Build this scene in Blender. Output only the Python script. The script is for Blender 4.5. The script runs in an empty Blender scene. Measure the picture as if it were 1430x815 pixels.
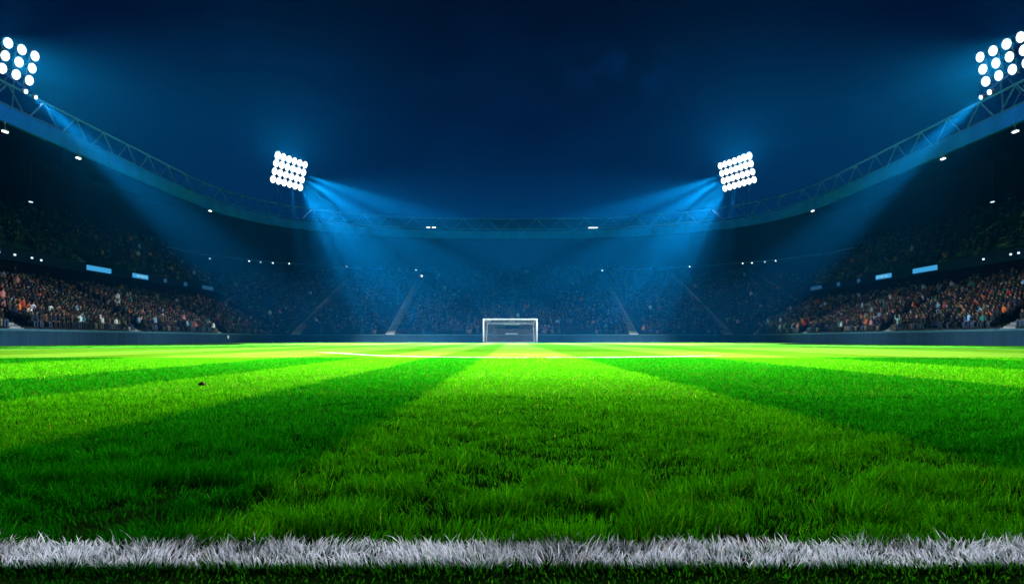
import bpy, bmesh, math, random
import numpy as np
from mathutils import Vector, Matrix

random.seed(7)
RNG = np.random.default_rng(11)
SC = bpy.context.scene
COL = SC.collection
R = math.radians

# ------------------------------------------------------------------ camera
EYE = 0.42            # camera height above the turf
FPX = 932.0           # focal length in pixels of the 1430 px wide photograph
cam_d = bpy.data.cameras.new('camera')
cam_d.sensor_width = 36.0
cam_d.lens = 36.0 * FPX / 1430.0
cam_d.shift_y = 66.5 / 1430.0
cam_d.clip_start = 0.05
cam_d.clip_end = 3000
cam_d.dof.use_dof = True
cam_d.dof.focus_distance = 2.2
cam_d.dof.aperture_fstop = 9.0
cam = bpy.data.objects.new('camera', cam_d)
COL.objects.link(cam)
cam.location = (0, 0, EYE)
cam.rotation_euler = (R(90), 0, 0)
SC.camera = cam

def at(px, py, d):
    """The point of the place seen at pixel (px, py) of the photograph, d metres ahead."""
    return Vector(((px - 715) / FPX * d, d, EYE + (474 - py) / FPX * d))

# ------------------------------------------------------------------ sky
W = bpy.data.worlds.new('World')
SC.world = W
W.use_nodes = True
nt = W.node_tree
nt.nodes.clear()
wo = nt.nodes.new('ShaderNodeOutputWorld')
bg = nt.nodes.new('ShaderNodeBackground')
tc = nt.nodes.new('ShaderNodeTexCoord')
sx = nt.nodes.new('ShaderNodeSeparateXYZ')
rp = nt.nodes.new('ShaderNodeValToRGB')
nt.links.new(tc.outputs['Generated'], sx.inputs[0])
nt.links.new(sx.outputs['Z'], rp.inputs[0])
els = rp.color_ramp.elements
els[0].position = 0.0;  els[0].color = (0.0003, 0.016, 0.080, 1)
els[1].position = 0.60; els[1].color = (0.0001, 0.0002, 0.003, 1)
for p, c in ((0.18, (0.0003, 0.0125, 0.062, 1)), (0.30, (0.0002, 0.0060, 0.036, 1)), (0.42, (0.0002, 0.0012, 0.013, 1))):
    e = els.new(p); e.color = c
nz = nt.nodes.new('ShaderNodeTexNoise')
nz.inputs['Scale'].default_value = 5.0
nz.inputs['Detail'].default_value = 6.0
mp = nt.nodes.new('ShaderNodeMapping')
mp.inputs['Scale'].default_value = (1.0, 1.0, 2.4)
nt.links.new(tc.outputs['Generated'], mp.inputs[0])
nt.links.new(mp.outputs[0], nz.inputs['Vector'])
cr = nt.nodes.new('ShaderNodeMapRange')
cr.inputs['From Min'].default_value = 0.52
cr.inputs['From Max'].default_value = 0.80
cr.inputs['To Min'].default_value = 0.0
cr.inputs['To Max'].default_value = 0.25
nt.links.new(nz.outputs['Fac'], cr.inputs['Value'])
mx = nt.nodes.new('ShaderNodeMixRGB')
mx.blend_type = 'ADD'
mx.inputs[2].default_value = (0.0006, 0.014, 0.05, 1)
dv = nt.nodes.new('ShaderNodeVectorMath'); dv.operation = 'SUBTRACT'
dv.inputs[1].default_value = (0.150, 0.914, 0.368)
sc_v = nt.nodes.new('ShaderNodeVectorMath'); sc_v.operation = 'MULTIPLY'; sc_v.inputs[1].default_value = (1.0, 1.0, 2.0)
ln_ = nt.nodes.new('ShaderNodeVectorMath'); ln_.operation = 'LENGTH'
nt.links.new(tc.outputs['Generated'], dv.inputs[0]); nt.links.new(dv.outputs[0], sc_v.inputs[0]); nt.links.new(sc_v.outputs[0], ln_.inputs[0])
near = nt.nodes.new('ShaderNodeMapRange')
near.inputs['From Min'].default_value = 0.10; near.inputs['From Max'].default_value = 0.02
near.inputs['To Min'].default_value = 0.0; near.inputs['To Max'].default_value = 0.9
nt.links.new(ln_.outputs['Value'], near.inputs['Value'])
n3 = nt.nodes.new('ShaderNodeTexNoise'); n3.inputs['Scale'].default_value = 22.0; n3.inputs['Detail'].default_value = 6.0
nt.links.new(tc.outputs['Generated'], n3.inputs['Vector'])
m3 = nt.nodes.new('ShaderNodeMapRange'); m3.inputs['From Min'].default_value = 0.42; m3.inputs['From Max'].default_value = 0.68; m3.inputs['To Max'].default_value = 0.7
nt.links.new(n3.outputs['Fac'], m3.inputs['Value'])
m4 = nt.nodes.new('ShaderNodeMath'); m4.operation = 'MULTIPLY_ADD'
nt.links.new(near.outputs[0], m4.inputs[0]); nt.links.new(m3.outputs[0], m4.inputs[1]); nt.links.new(cr.outputs[0], m4.inputs[2])
nt.links.new(m4.outputs[0], mx.inputs[0])
nt.links.new(rp.outputs[0], mx.inputs[1])
nt.links.new(mx.outputs[0], bg.inputs[0])
bg.inputs[1].default_value = 1.0
nt.links.new(bg.outputs[0], wo.inputs[0])

# ------------------------------------------------------------------ exposure and renderer
vs = SC.view_settings
vs.view_transform = 'Standard'
vs.look = 'None'
vs.exposure = 0.0
vs.gamma = 1.0
vs.use_curve_mapping = False
cy = SC.cycles
cy.use_denoising = True
cy.max_bounces = 5
cy.diffuse_bounces = 2
cy.glossy_bounces = 2
cy.transmission_bounces = 3
cy.volume_bounces = 0
cy.sample_clamp_indirect = 1.5
cy.sample_clamp_direct = 12
cy.use_light_tree = True

# floodlight strengths, all in one place
P_FAR = 1.3e5         # lamps of the two far masts that light the pitch
P_NEAR = 1.6e6        # lamps of the two near masts that light the pitch
P_BEAM_FAR = 5.4e7    # narrow lamps whose beams show in the haze
P_BEAM_NEAR = 1.25e7
C_FAR = (1.0, 0.90, 0.82)
C_NEAR = (0.88, 0.92, 1.0)
C_BEAM = (0.42, 0.90, 1.0)
HAZE_DENSITY = 3.3e-5
P_HALO = 9.0e5  # spots added at the banks to make a halo in the haze
C_HALO = (0.6, 0.95, 1.0)

# ------------------------------------------------------------------ helpers
def tag(o, label=None, cat=None, group=None, kind=None):
    if label: o['label'] = label
    if cat: o['category'] = cat
    if group: o['group'] = group
    if kind: o['kind'] = kind
    return o

def empty(name, loc=(0, 0, 0)):
    o = bpy.data.objects.new(name, None)
    o.empty_display_size = 0.5
    COL.objects.link(o)
    o.location = loc
    return o

class MB:
    """Collects boxes, bars and sheets; build() links them as one mesh object."""
    def __init__(self):
        self.v, self.f = [], []
    def add(self, vs, fs):
        b = len(self.v)
        self.v += [tuple(p) for p in vs]
        self.f += [tuple(b + i for i in f) for f in fs]
    def box(self, x0, x1, y0, y1, z0, z1):
        self.add([(x0, y0, z0), (x1, y0, z0), (x1, y1, z0), (x0, y1, z0), (x0, y0, z1), (x1, y0, z1), (x1, y1, z1), (x0, y1, z1)],
                 [(0, 3, 2, 1), (4, 5, 6, 7), (0, 1, 5, 4), (1, 2, 6, 5), (2, 3, 7, 6), (3, 0, 4, 7)])
    def prism(self, a, b, w, h, up=(0, 0, 1)):
        """A rectangular bar from a to b."""
        a, b = Vector(a), Vector(b)
        d = (b - a).normalized()
        u = Vector(up)
        if abs(d.dot(u)) > 0.95: u = Vector((1, 0, 0))
        s = d.cross(u).normalized() * (w / 2)
        t = s.cross(d).normalized() * (h / 2)
        q = [a - s - t, a + s - t, a + s + t, a - s + t, b - s - t, b + s - t, b + s + t, b - s + t]
        self.add(q, [(0, 3, 2, 1), (4, 5, 6, 7), (0, 1, 5, 4), (1, 2, 6, 5), (2, 3, 7, 6), (3, 0, 4, 7)])
    def tube(self, a, b, r, n=8):
        a, b = Vector(a), Vector(b)
        d = (b - a).normalized()
        u = Vector((0, 0, 1)) if abs(d.z) < 0.9 else Vector((1, 0, 0))
        s = d.cross(u).normalized(); t = s.cross(d).normalized()
        ring = [s * (r * math.cos(2 * math.pi * k / n)) + t * (r * math.sin(2 * math.pi * k / n)) for k in range(n)]
        self.add([a + p for p in ring] + [b + p for p in ring],
                 [(k, (k + 1) % n, n + (k + 1) % n, n + k) for k in range(n)] + [tuple(range(n - 1, -1, -1)), tuple(range(n, 2 * n))])
    def loft(self, rows, closed=False, flip=False):
        n = len(rows[0])
        fs = []
        for i in range(len(rows) - 1):
            for j in range(n if closed else n - 1):
                q = (i * n + j, i * n + (j + 1) % n, (i + 1) * n + (j + 1) % n, (i + 1) * n + j)
                fs.append(q[::-1] if flip else q)
        self.add([p for r in rows for p in r], fs)
    def build(self, name, mat, parent=None, smooth=False, bevel=0.0):
        m = bpy.data.meshes.new(name)
        m.from_pydata(self.v, [], self.f)
        m.update()
        o = bpy.data.objects.new(name, m)
        COL.objects.link(o)
        if mat: m.materials.append(mat)
        if parent: o.parent = parent
        if smooth:
            m.polygons.foreach_set('use_smooth', [True] * len(m.polygons))
        if bevel:
            b = o.modifiers.new('bevel', 'BEVEL'); b.width = bevel; b.segments = 2; b.limit_method = 'ANGLE'
        return o

def N(nt, t, **kw):
    n = nt.nodes.new(t)
    for k, v in kw.items():
        if k in n.inputs: n.inputs[k].default_value = v
        else: setattr(n, k, v)
    return n

def paint(name, col, rough=0.6, spec=0.0, var=0.25, scale=2.0, bump=0.0, metal=0.0, streak=False):
    """A painted or concrete surface with uneven tone and dirt."""
    m = bpy.data.materials.new(name)
    m.use_nodes = True
    t = m.node_tree
    p = t.nodes['Principled BSDF']
    p.inputs['Roughness'].default_value = rough
    p.inputs['Specular IOR Level'].default_value = spec
    p.inputs['Metallic'].default_value = metal
    c = N(t, 'ShaderNodeTexCoord')
    mpn = N(t, 'ShaderNodeMapping')
    mpn.inputs['Scale'].default_value = (1, 1, 0.15) if streak else (1, 1, 1)
    n = N(t, 'ShaderNodeTexNoise', Scale=scale, Detail=7.0, Roughness=0.65)
    t.links.new(c.outputs['Object'], mpn.inputs[0]); t.links.new(mpn.outputs[0], n.inputs['Vector'])
    r = N(t, 'ShaderNodeValToRGB')
    r.color_ramp.elements[0].position = 0.3; r.color_ramp.elements[1].position = 0.7
    r.color_ramp.elements[0].color = tuple(x * (1 - var) for x in col) + (1,)
    r.color_ramp.elements[1].color = tuple(min(1, x * (1 + var)) for x in col) + (1,)
    t.links.new(n.outputs['Fac'], r.inputs[0]); t.links.new(r.outputs[0], p.inputs['Base Color'])
    if bump:
        b = N(t, 'ShaderNodeBump', Strength=bump, Distance=0.02)
        n2 = N(t, 'ShaderNodeTexNoise', Scale=scale * 12, Detail=4.0)
        t.links.new(c.outputs['Object'], n2.inputs['Vector'])
        t.links.new(n2.outputs['Fac'], b.inputs['Height']); t.links.new(b.outputs[0], p.inputs['Normal'])
    return m

def glow(name, col, strength):
    m = bpy.data.materials.new(name)
    m.use_nodes = True
    t = m.node_tree
    t.nodes.clear()
    o = N(t, 'ShaderNodeOutputMaterial'); e = N(t, 'ShaderNodeEmission')
    e.inputs[0].default_value = (*col, 1); e.inputs[1].default_value = strength
    t.links.new(e.outputs[0], o.inputs[0])
    m.cycles.emission_sampling = 'NONE'
    return m

def lens_material():
    """Floodlight glass: a hot reflector centre and a cooler, weaker rim."""
    m = glow('floodlight_lens', (1, 1, 1), 1.0)
    t = m.node_tree
    e = [n for n in t.nodes if n.type == 'EMISSION'][0]
    c = N(t, 'ShaderNodeTexCoord'); g_ = N(t, 'ShaderNodeMapping')
    g_.inputs['Location'].default_value = (-0.5, -0.5, 0); g_.inputs['Scale'].default_value = (1, 1, 0)
    ln = N(t, 'ShaderNodeVectorMath', operation='LENGTH')
    t.links.new(c.outputs['Generated'], g_.inputs[0]); t.links.new(g_.outputs[0], ln.inputs[0])
    r = N(t, 'ShaderNodeValToRGB')
    el = r.color_ramp.elements
    el[0].position = 0.0; el[0].color = (1, 1, 1, 1)
    el[1].position = 0.50; el[1].color = (0.010, 0.018, 0.030, 1)
    k = el.new(0.30); k.color = (0.30, 0.32, 0.34, 1)
    k = el.new(0.44); k.color = (0.070, 0.085, 0.100, 1)
    t.links.new(ln.outputs['Value'], r.inputs[0]); t.links.new(r.outputs[0], e.inputs[0])
    e.inputs[1].default_value = 26.0
    return m

# mown stripes: edges in metres across the pitch, light and dark by turns
STRIPE_EDGES = [-30.5, -24.5, -19, -14, -10.8, -8.7, -5.1, -3.4, -1.87, -0.65, 1.55, 4.4, 6.9, 9.7, 15.8, 20, 26.5, 31]
STRIPE_FIRST = 1      # tone of the ground left of the first edge (1 = light); the centre one (-0.65..1.55) is light
def stripe_nodes(t, pos_socket, soft=0.06):
    """Returns a socket that is 1 on the light mown stripes and 0 on the dark ones."""
    s = N(t, 'ShaderNodeSeparateXYZ'); t.links.new(pos_socket, s.inputs[0])
    n = N(t, 'ShaderNodeTexNoise', Scale=1.3, Detail=5.0); t.links.new(pos_socket, n.inputs['Vector'])
    a = N(t, 'ShaderNodeMath', operation='MULTIPLY_ADD'); a.inputs[1].default_value = 0.20; a.inputs[2].default_value = -0.10
    t.links.new(n.outputs['Fac'], a.inputs[0])
    b = N(t, 'ShaderNodeMath', operation='ADD'); t.links.new(s.outputs['X'], b.inputs[0]); t.links.new(a.outputs[0], b.inputs[1])
    acc = None
    for i, e in enumerate(STRIPE_EDGES):
        mr = N(t, 'ShaderNodeMapRange')
        mr.inputs['From Min'].default_value = e - soft; mr.inputs['From Max'].default_value = e + soft
        sign = 1 if (i + STRIPE_FIRST) % 2 == 0 else -1
        mr.inputs['To Min'].default_value = 0; mr.inputs['To Max'].default_value = sign
        t.links.new(b.outputs[0], mr.inputs['Value'])
        if acc is None:
            k = N(t, 'ShaderNodeMath', operation='ADD'); k.inputs[1].default_value = STRIPE_FIRST
            t.links.new(mr.outputs[0], k.inputs[0])
        else:
            k = N(t, 'ShaderNodeMath', operation='ADD')
            t.links.new(acc, k.inputs[0]); t.links.new(mr.outputs[0], k.inputs[1])
        acc = k.outputs[0]
    return acc

G_LIGHT = (0.027, 0.190, 0.0010)     # blades of grass
G_DARK = (0.004, 0.108, 0.0008)
T_LIGHT = (0.050, 0.128, 0.0100)     # turf seen as a surface, shade of its gaps put into the colour
T_DARK = (0.020, 0.085, 0.0030)

def turf_material():
    m = bpy.data.materials.new('turf')
    m.use_nodes = True
    t = m.node_tree
    p = t.nodes['Principled BSDF']
    g = N(t, 'ShaderNodeNewGeometry')
    st = stripe_nodes(t, g.outputs['Position'])
    mixn = N(t, 'ShaderNodeMixRGB'); mixn.inputs[1].default_value = (*T_DARK, 1); mixn.inputs[2].default_value = (*T_LIGHT, 1)
    t.links.new(st, mixn.inputs[0])
    n = N(t, 'ShaderNodeTexNoise', Scale=0.9, Detail=9.0, Roughness=0.7); t.links.new(g.outputs['Position'], n.inputs['Vector'])
    r = N(t, 'ShaderNodeValToRGB')
    r.color_ramp.elements[0].position = 0.3; r.color_ramp.elements[0].color = (0.62, 0.72, 0.6, 1)
    r.color_ramp.elements[1].position = 0.72; r.color_ramp.elements[1].color = (1.2, 1.12, 1.0, 1)
    t.links.new(n.outputs['Fac'], r.inputs[0])
    mul = N(t, 'ShaderNodeMixRGB', blend_type='MULTIPLY'); mul.inputs[0].default_value = 1
    t.links.new(mixn.outputs[0], mul.inputs[1]); t.links.new(r.outputs[0], mul.inputs[2])
    p = N(t, 'ShaderNodeBsdfDiffuse'); t.links.new(mul.outputs[0], p.inputs['Color'])
    gl = N(t, 'ShaderNodeBsdfGlossy'); gl.inputs['Color'].default_value = (0.40, 0.50, 0.02, 1); gl.inputs['Roughness'].default_value = 0.55
    ms = N(t, 'ShaderNodeMixShader'); ms.inputs[0].default_value = 0.015
    t.links.new(p.outputs[0], ms.inputs[1]); t.links.new(gl.outputs[0], ms.inputs[2])
    t.links.new(ms.outputs[0], t.nodes['Material Output'].inputs[0])
    n2 = N(t, 'ShaderNodeTexNoise', Scale=28.0, Detail=5.0); t.links.new(g.outputs['Position'], n2.inputs['Vector'])
    b = N(t, 'ShaderNodeBump', Strength=0.5, Distance=0.03)
    t.links.new(n2.outputs['Fac'], b.inputs['Height']); t.links.new(b.outputs[0], p.inputs['Normal'])
    return m

def blade_material(name, white=False):
    m = bpy.data.materials.new(name)
    m.use_nodes = True
    t = m.node_tree
    p = t.nodes['Principled BSDF']
    out = t.nodes['Material Output']
    g = N(t, 'ShaderNodeNewGeometry')
    at_ = N(t, 'ShaderNodeAttribute', attribute_name='tone')
    sep = N(t, 'ShaderNodeSeparateColor'); t.links.new(at_.outputs['Color'], sep.inputs[0])
    if white:
        r = N(t, 'ShaderNodeValToRGB')
        e = r.color_ramp.elements
        e[0].position = 0.0; e[0].color = (0.34, 0.42, 0.42, 1)
        e[1].position = 0.35; e[1].color = (0.80, 0.79, 0.95, 1)
        k = e.new(0.93); k.color = (0.84, 0.83, 0.96, 1)
        k = e.new(1.0); k.color = (0.62, 0.52, 0.36, 1)
        t.links.new(sep.outputs[0], r.inputs[0])
        # bare green foot of a blade, painted upper part
        mr = N(t, 'ShaderNodeMapRange'); mr.inputs['From Min'].default_value = 0.12; mr.inputs['From Max'].default_value = 0.55
        t.links.new(sep.outputs[1], mr.inputs['Value'])
        mixn = N(t, 'ShaderNodeMixRGB'); mixn.inputs[1].default_value = (0.05, 0.22, 0.10, 1)
        t.links.new(mr.outputs[0], mixn.inputs[0]); t.links.new(r.outputs[0], mixn.inputs[2])
        col = mixn.outputs[0]
    else:
        st = stripe_nodes(t, g.outputs['Position'])
        mixn = N(t, 'ShaderNodeMixRGB'); mixn.inputs[1].default_value = (*G_DARK, 1); mixn.inputs[2].default_value = (*G_LIGHT, 1)
        t.links.new(st, mixn.inputs[0])
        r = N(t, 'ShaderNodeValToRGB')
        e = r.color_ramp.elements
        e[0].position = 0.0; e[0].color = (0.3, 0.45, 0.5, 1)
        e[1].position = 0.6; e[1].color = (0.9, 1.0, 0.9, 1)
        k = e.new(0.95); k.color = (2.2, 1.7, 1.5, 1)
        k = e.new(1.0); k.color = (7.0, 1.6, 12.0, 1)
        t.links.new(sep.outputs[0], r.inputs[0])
        mul = N(t, 'ShaderNodeMixRGB', blend_type='MULTIPLY'); mul.inputs[0].default_value = 1
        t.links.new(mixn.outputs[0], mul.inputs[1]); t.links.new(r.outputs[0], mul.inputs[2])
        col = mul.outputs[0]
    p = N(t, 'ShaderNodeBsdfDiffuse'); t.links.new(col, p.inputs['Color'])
    tr = N(t, 'ShaderNodeBsdfTranslucent'); t.links.new(col, tr.inputs[0])
    ms = N(t, 'ShaderNodeMixShader'); ms.inputs[0].default_value = 0.52 if white else 0.42
    t.links.new(p.outputs[0], ms.inputs[1]); t.links.new(tr.outputs[0], ms.inputs[2])
    t.links.new(ms.outputs[0], out.inputs[0])
    return m

M = dict(
    turf=turf_material(),
    blade=blade_material('grass_blade'),
    white_blade=blade_material('painted_grass_blade', True),
    soil=paint('soil', (0.020, 0.016, 0.010), 0.95, 0.1, 0.4, 14, 0.5),
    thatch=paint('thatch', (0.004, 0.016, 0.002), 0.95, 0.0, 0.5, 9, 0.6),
    asphalt=paint('asphalt', (0.035, 0.036, 0.04), 0.9, 0.1, 0.3, 1.2, 0.3),
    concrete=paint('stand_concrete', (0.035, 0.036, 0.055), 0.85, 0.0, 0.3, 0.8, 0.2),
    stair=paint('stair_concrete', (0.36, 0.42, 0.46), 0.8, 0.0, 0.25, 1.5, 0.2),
    side_stair=paint('side_stair_concrete', (0.20, 0.22, 0.24), 0.8, 0.0, 0.25, 1.5, 0.2),  # darker copy of the stair concrete, offsets strong light on the side aisles
    seat=paint('seat_plastic', (0.012, 0.016, 0.035), 0.5, 0.0, 0.35, 1.0),
    barrier=paint('barrier_panel', (0.012, 0.036, 0.062), 0.55, 0.0, 0.18, 0.7, streak=True),
    barrier_cap=paint('barrier_cap', (0.035, 0.10, 0.14), 0.5, 0.0, 0.2, 2.0),
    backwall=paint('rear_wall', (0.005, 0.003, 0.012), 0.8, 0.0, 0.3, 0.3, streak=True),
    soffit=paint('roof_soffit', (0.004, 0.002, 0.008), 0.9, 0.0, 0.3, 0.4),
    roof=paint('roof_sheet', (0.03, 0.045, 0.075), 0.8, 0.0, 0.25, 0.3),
    fascia=paint('roof_fascia', (0.012, 0.10, 0.70), 0.55, 0.0, 0.2, 0.5, streak=True),
    steel=paint('galvanised_steel', (0.07, 0.14, 0.34), 0.5, 0.0, 0.2, 3.0),
    dark_steel=paint('dark_steel', (0.03, 0.035, 0.045), 0.6, 0.3, 0.2, 3.0),
    board=paint('ribbon_board', (0.006, 0.010, 0.050), 0.45, 0.0, 0.2, 0.6),
    white_paint=paint('white_paint', (0.80, 0.81, 0.82), 0.35, 0.4, 0.05, 4.0),
    net=paint('net_cord', (0.50, 0.55, 0.58), 0.8, 0.1, 0.1, 5.0),
    lens=lens_material(),
    small_lens=glow('lamp_lens', (0.86, 0.95, 1.0), 4.0),
    dim_lens=glow('dim_lamp_lens', (0.70, 0.88, 1.0), 1.6),
    screen=glow('lit_screen', (0.05, 0.36, 0.72), 0.95),
    dim_screen=glow('dim_screen', (0.04, 0.20, 0.42), 0.32),
    mark=glow('screen_mark', (0.35, 0.65, 0.85), 0.9),
)

# ------------------------------------------------------------------ plan of the ground
WALL_X, WALL_Y = 35.0, 98.0        # perimeter wall
LOW_X = 48.0                       # front of the upper side tiers
BACK_X, BACK_Y = 66.0, 136.0       # rear walls
Y0 = -12.0                         # where the side stands begin, behind the camera
SLOPE = 0.345

g = MB(); g.box(-600, 600, -300, 1500, -0.60, -0.06)
tag(g.build('ground', M['asphalt']), kind='structure')
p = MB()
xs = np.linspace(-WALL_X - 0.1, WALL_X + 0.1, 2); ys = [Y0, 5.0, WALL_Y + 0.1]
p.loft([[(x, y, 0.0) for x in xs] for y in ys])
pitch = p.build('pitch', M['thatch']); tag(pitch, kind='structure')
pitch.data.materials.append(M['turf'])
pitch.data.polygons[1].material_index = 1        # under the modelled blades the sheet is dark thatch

# ------------------------------------------------------------------ haze
hz = MB(); hz.box(-160, 160, -60, 210, -1.6, 52)
mh = bpy.data.materials.new('haze'); mh.use_nodes = True
th = mh.node_tree; th.nodes.clear()
ho = N(th, 'ShaderNodeOutputMaterial'); hv = N(th, 'ShaderNodeVolumePrincipled')
hv.inputs['Color'].default_value = (0.004, 0.39, 1.0, 1)
hv.inputs['Density'].default_value = HAZE_DENSITY
hv.inputs['Anisotropy'].default_value = 0.5
th.links.new(hv.outputs[0], ho.inputs['Volume'])
haze = hz.build('haze', mh)
haze.display_type = 'WIRE'
tag(haze, kind='stuff')

# ------------------------------------------------------------------ perimeter walls
def wall(name, label, run, facing):
    """run: list of panel end points along the wall; facing: unit vector towards the pitch."""
    root = empty(name, (run[0][0], run[0][1], 0))
    fx, fy = facing
    pan, cap, post = MB(), MB(), MB()
    o = Vector((run[0][0], run[0][1], 0))
    for a, b in zip(run[:-1], run[1:]):
        A, B = Vector((a[0], a[1], 0)) - o, Vector((b[0], b[1], 0)) - o
        d = (B - A).normalized()
        w = Vector((-fx, -fy, 0)) * 0.14
        A2, B2 = A + d * 0.012, B - d * 0.012
        q = [A2, B2, B2 + w, A2 + w]
        pan.add([Vector((v.x, v.y, -0.05)) for v in q] + [Vector((v.x, v.y, 1.04)) for v in q],
                [(0, 1, 2, 3), (7, 6, 5, 4), (0, 4, 5, 1), (1, 5, 6, 2), (2, 6, 7, 3), (3, 7, 4, 0)])
        C, D = A + w / 2, B + w / 2
        cap.prism((C.x, C.y, 1.12), (D.x, D.y, 1.12), 0.22, 0.15)
    pan.build('panels', M['barrier'], root)
    cap.build('cap_rail', M['barrier_cap'], root)
    tag(root, label, 'wall')
    return root
n_side = 40
wall('perimeter_wall', 'long dark blue perimeter wall below the left stand', [(-WALL_X, Y0 + (WALL_Y - Y0) * k / n_side) for k in range(n_side + 1)], (1, 0))
wall('perimeter_wall', 'long dark blue perimeter wall below the right stand', [(WALL_X, Y0 + (WALL_Y - Y0) * k / n_side) for k in range(n_side + 1)], (-1, 0))
wall('perimeter_wall', 'far blue perimeter wall behind the goal', [(-WALL_X + 2 * WALL_X * k / 24, WALL_Y) for k in range(25)], (0, -1))

# ------------------------------------------------------------------ stands
ROOF_Z = 19.3
def inner_edge(n=64):
    """Inner edge of the roof in plan, left to right."""
    pts = [(-44.0, y) for y in np.linspace(Y0, 92, 24)[:-1]]
    for k in range(n + 1):
        a = math.pi * (1 - k / n)
        c, s_ = math.cos(a), math.sin(a)
        pts.append((44 * math.copysign(abs(c) ** (2 / 2.4), c), 92 + 33 * abs(s_) ** (2 / 2.4)))
    pts += [(44.0, y) for y in np.linspace(92, Y0, 24)[1:]]
    return pts
ROW = 0.80
def low_z(x): return 1.10 + SLOPE * (x - WALL_X)
SEATS = []            # (x, y, z, facing angle, stand) of every seat, filled by the stands

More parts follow.
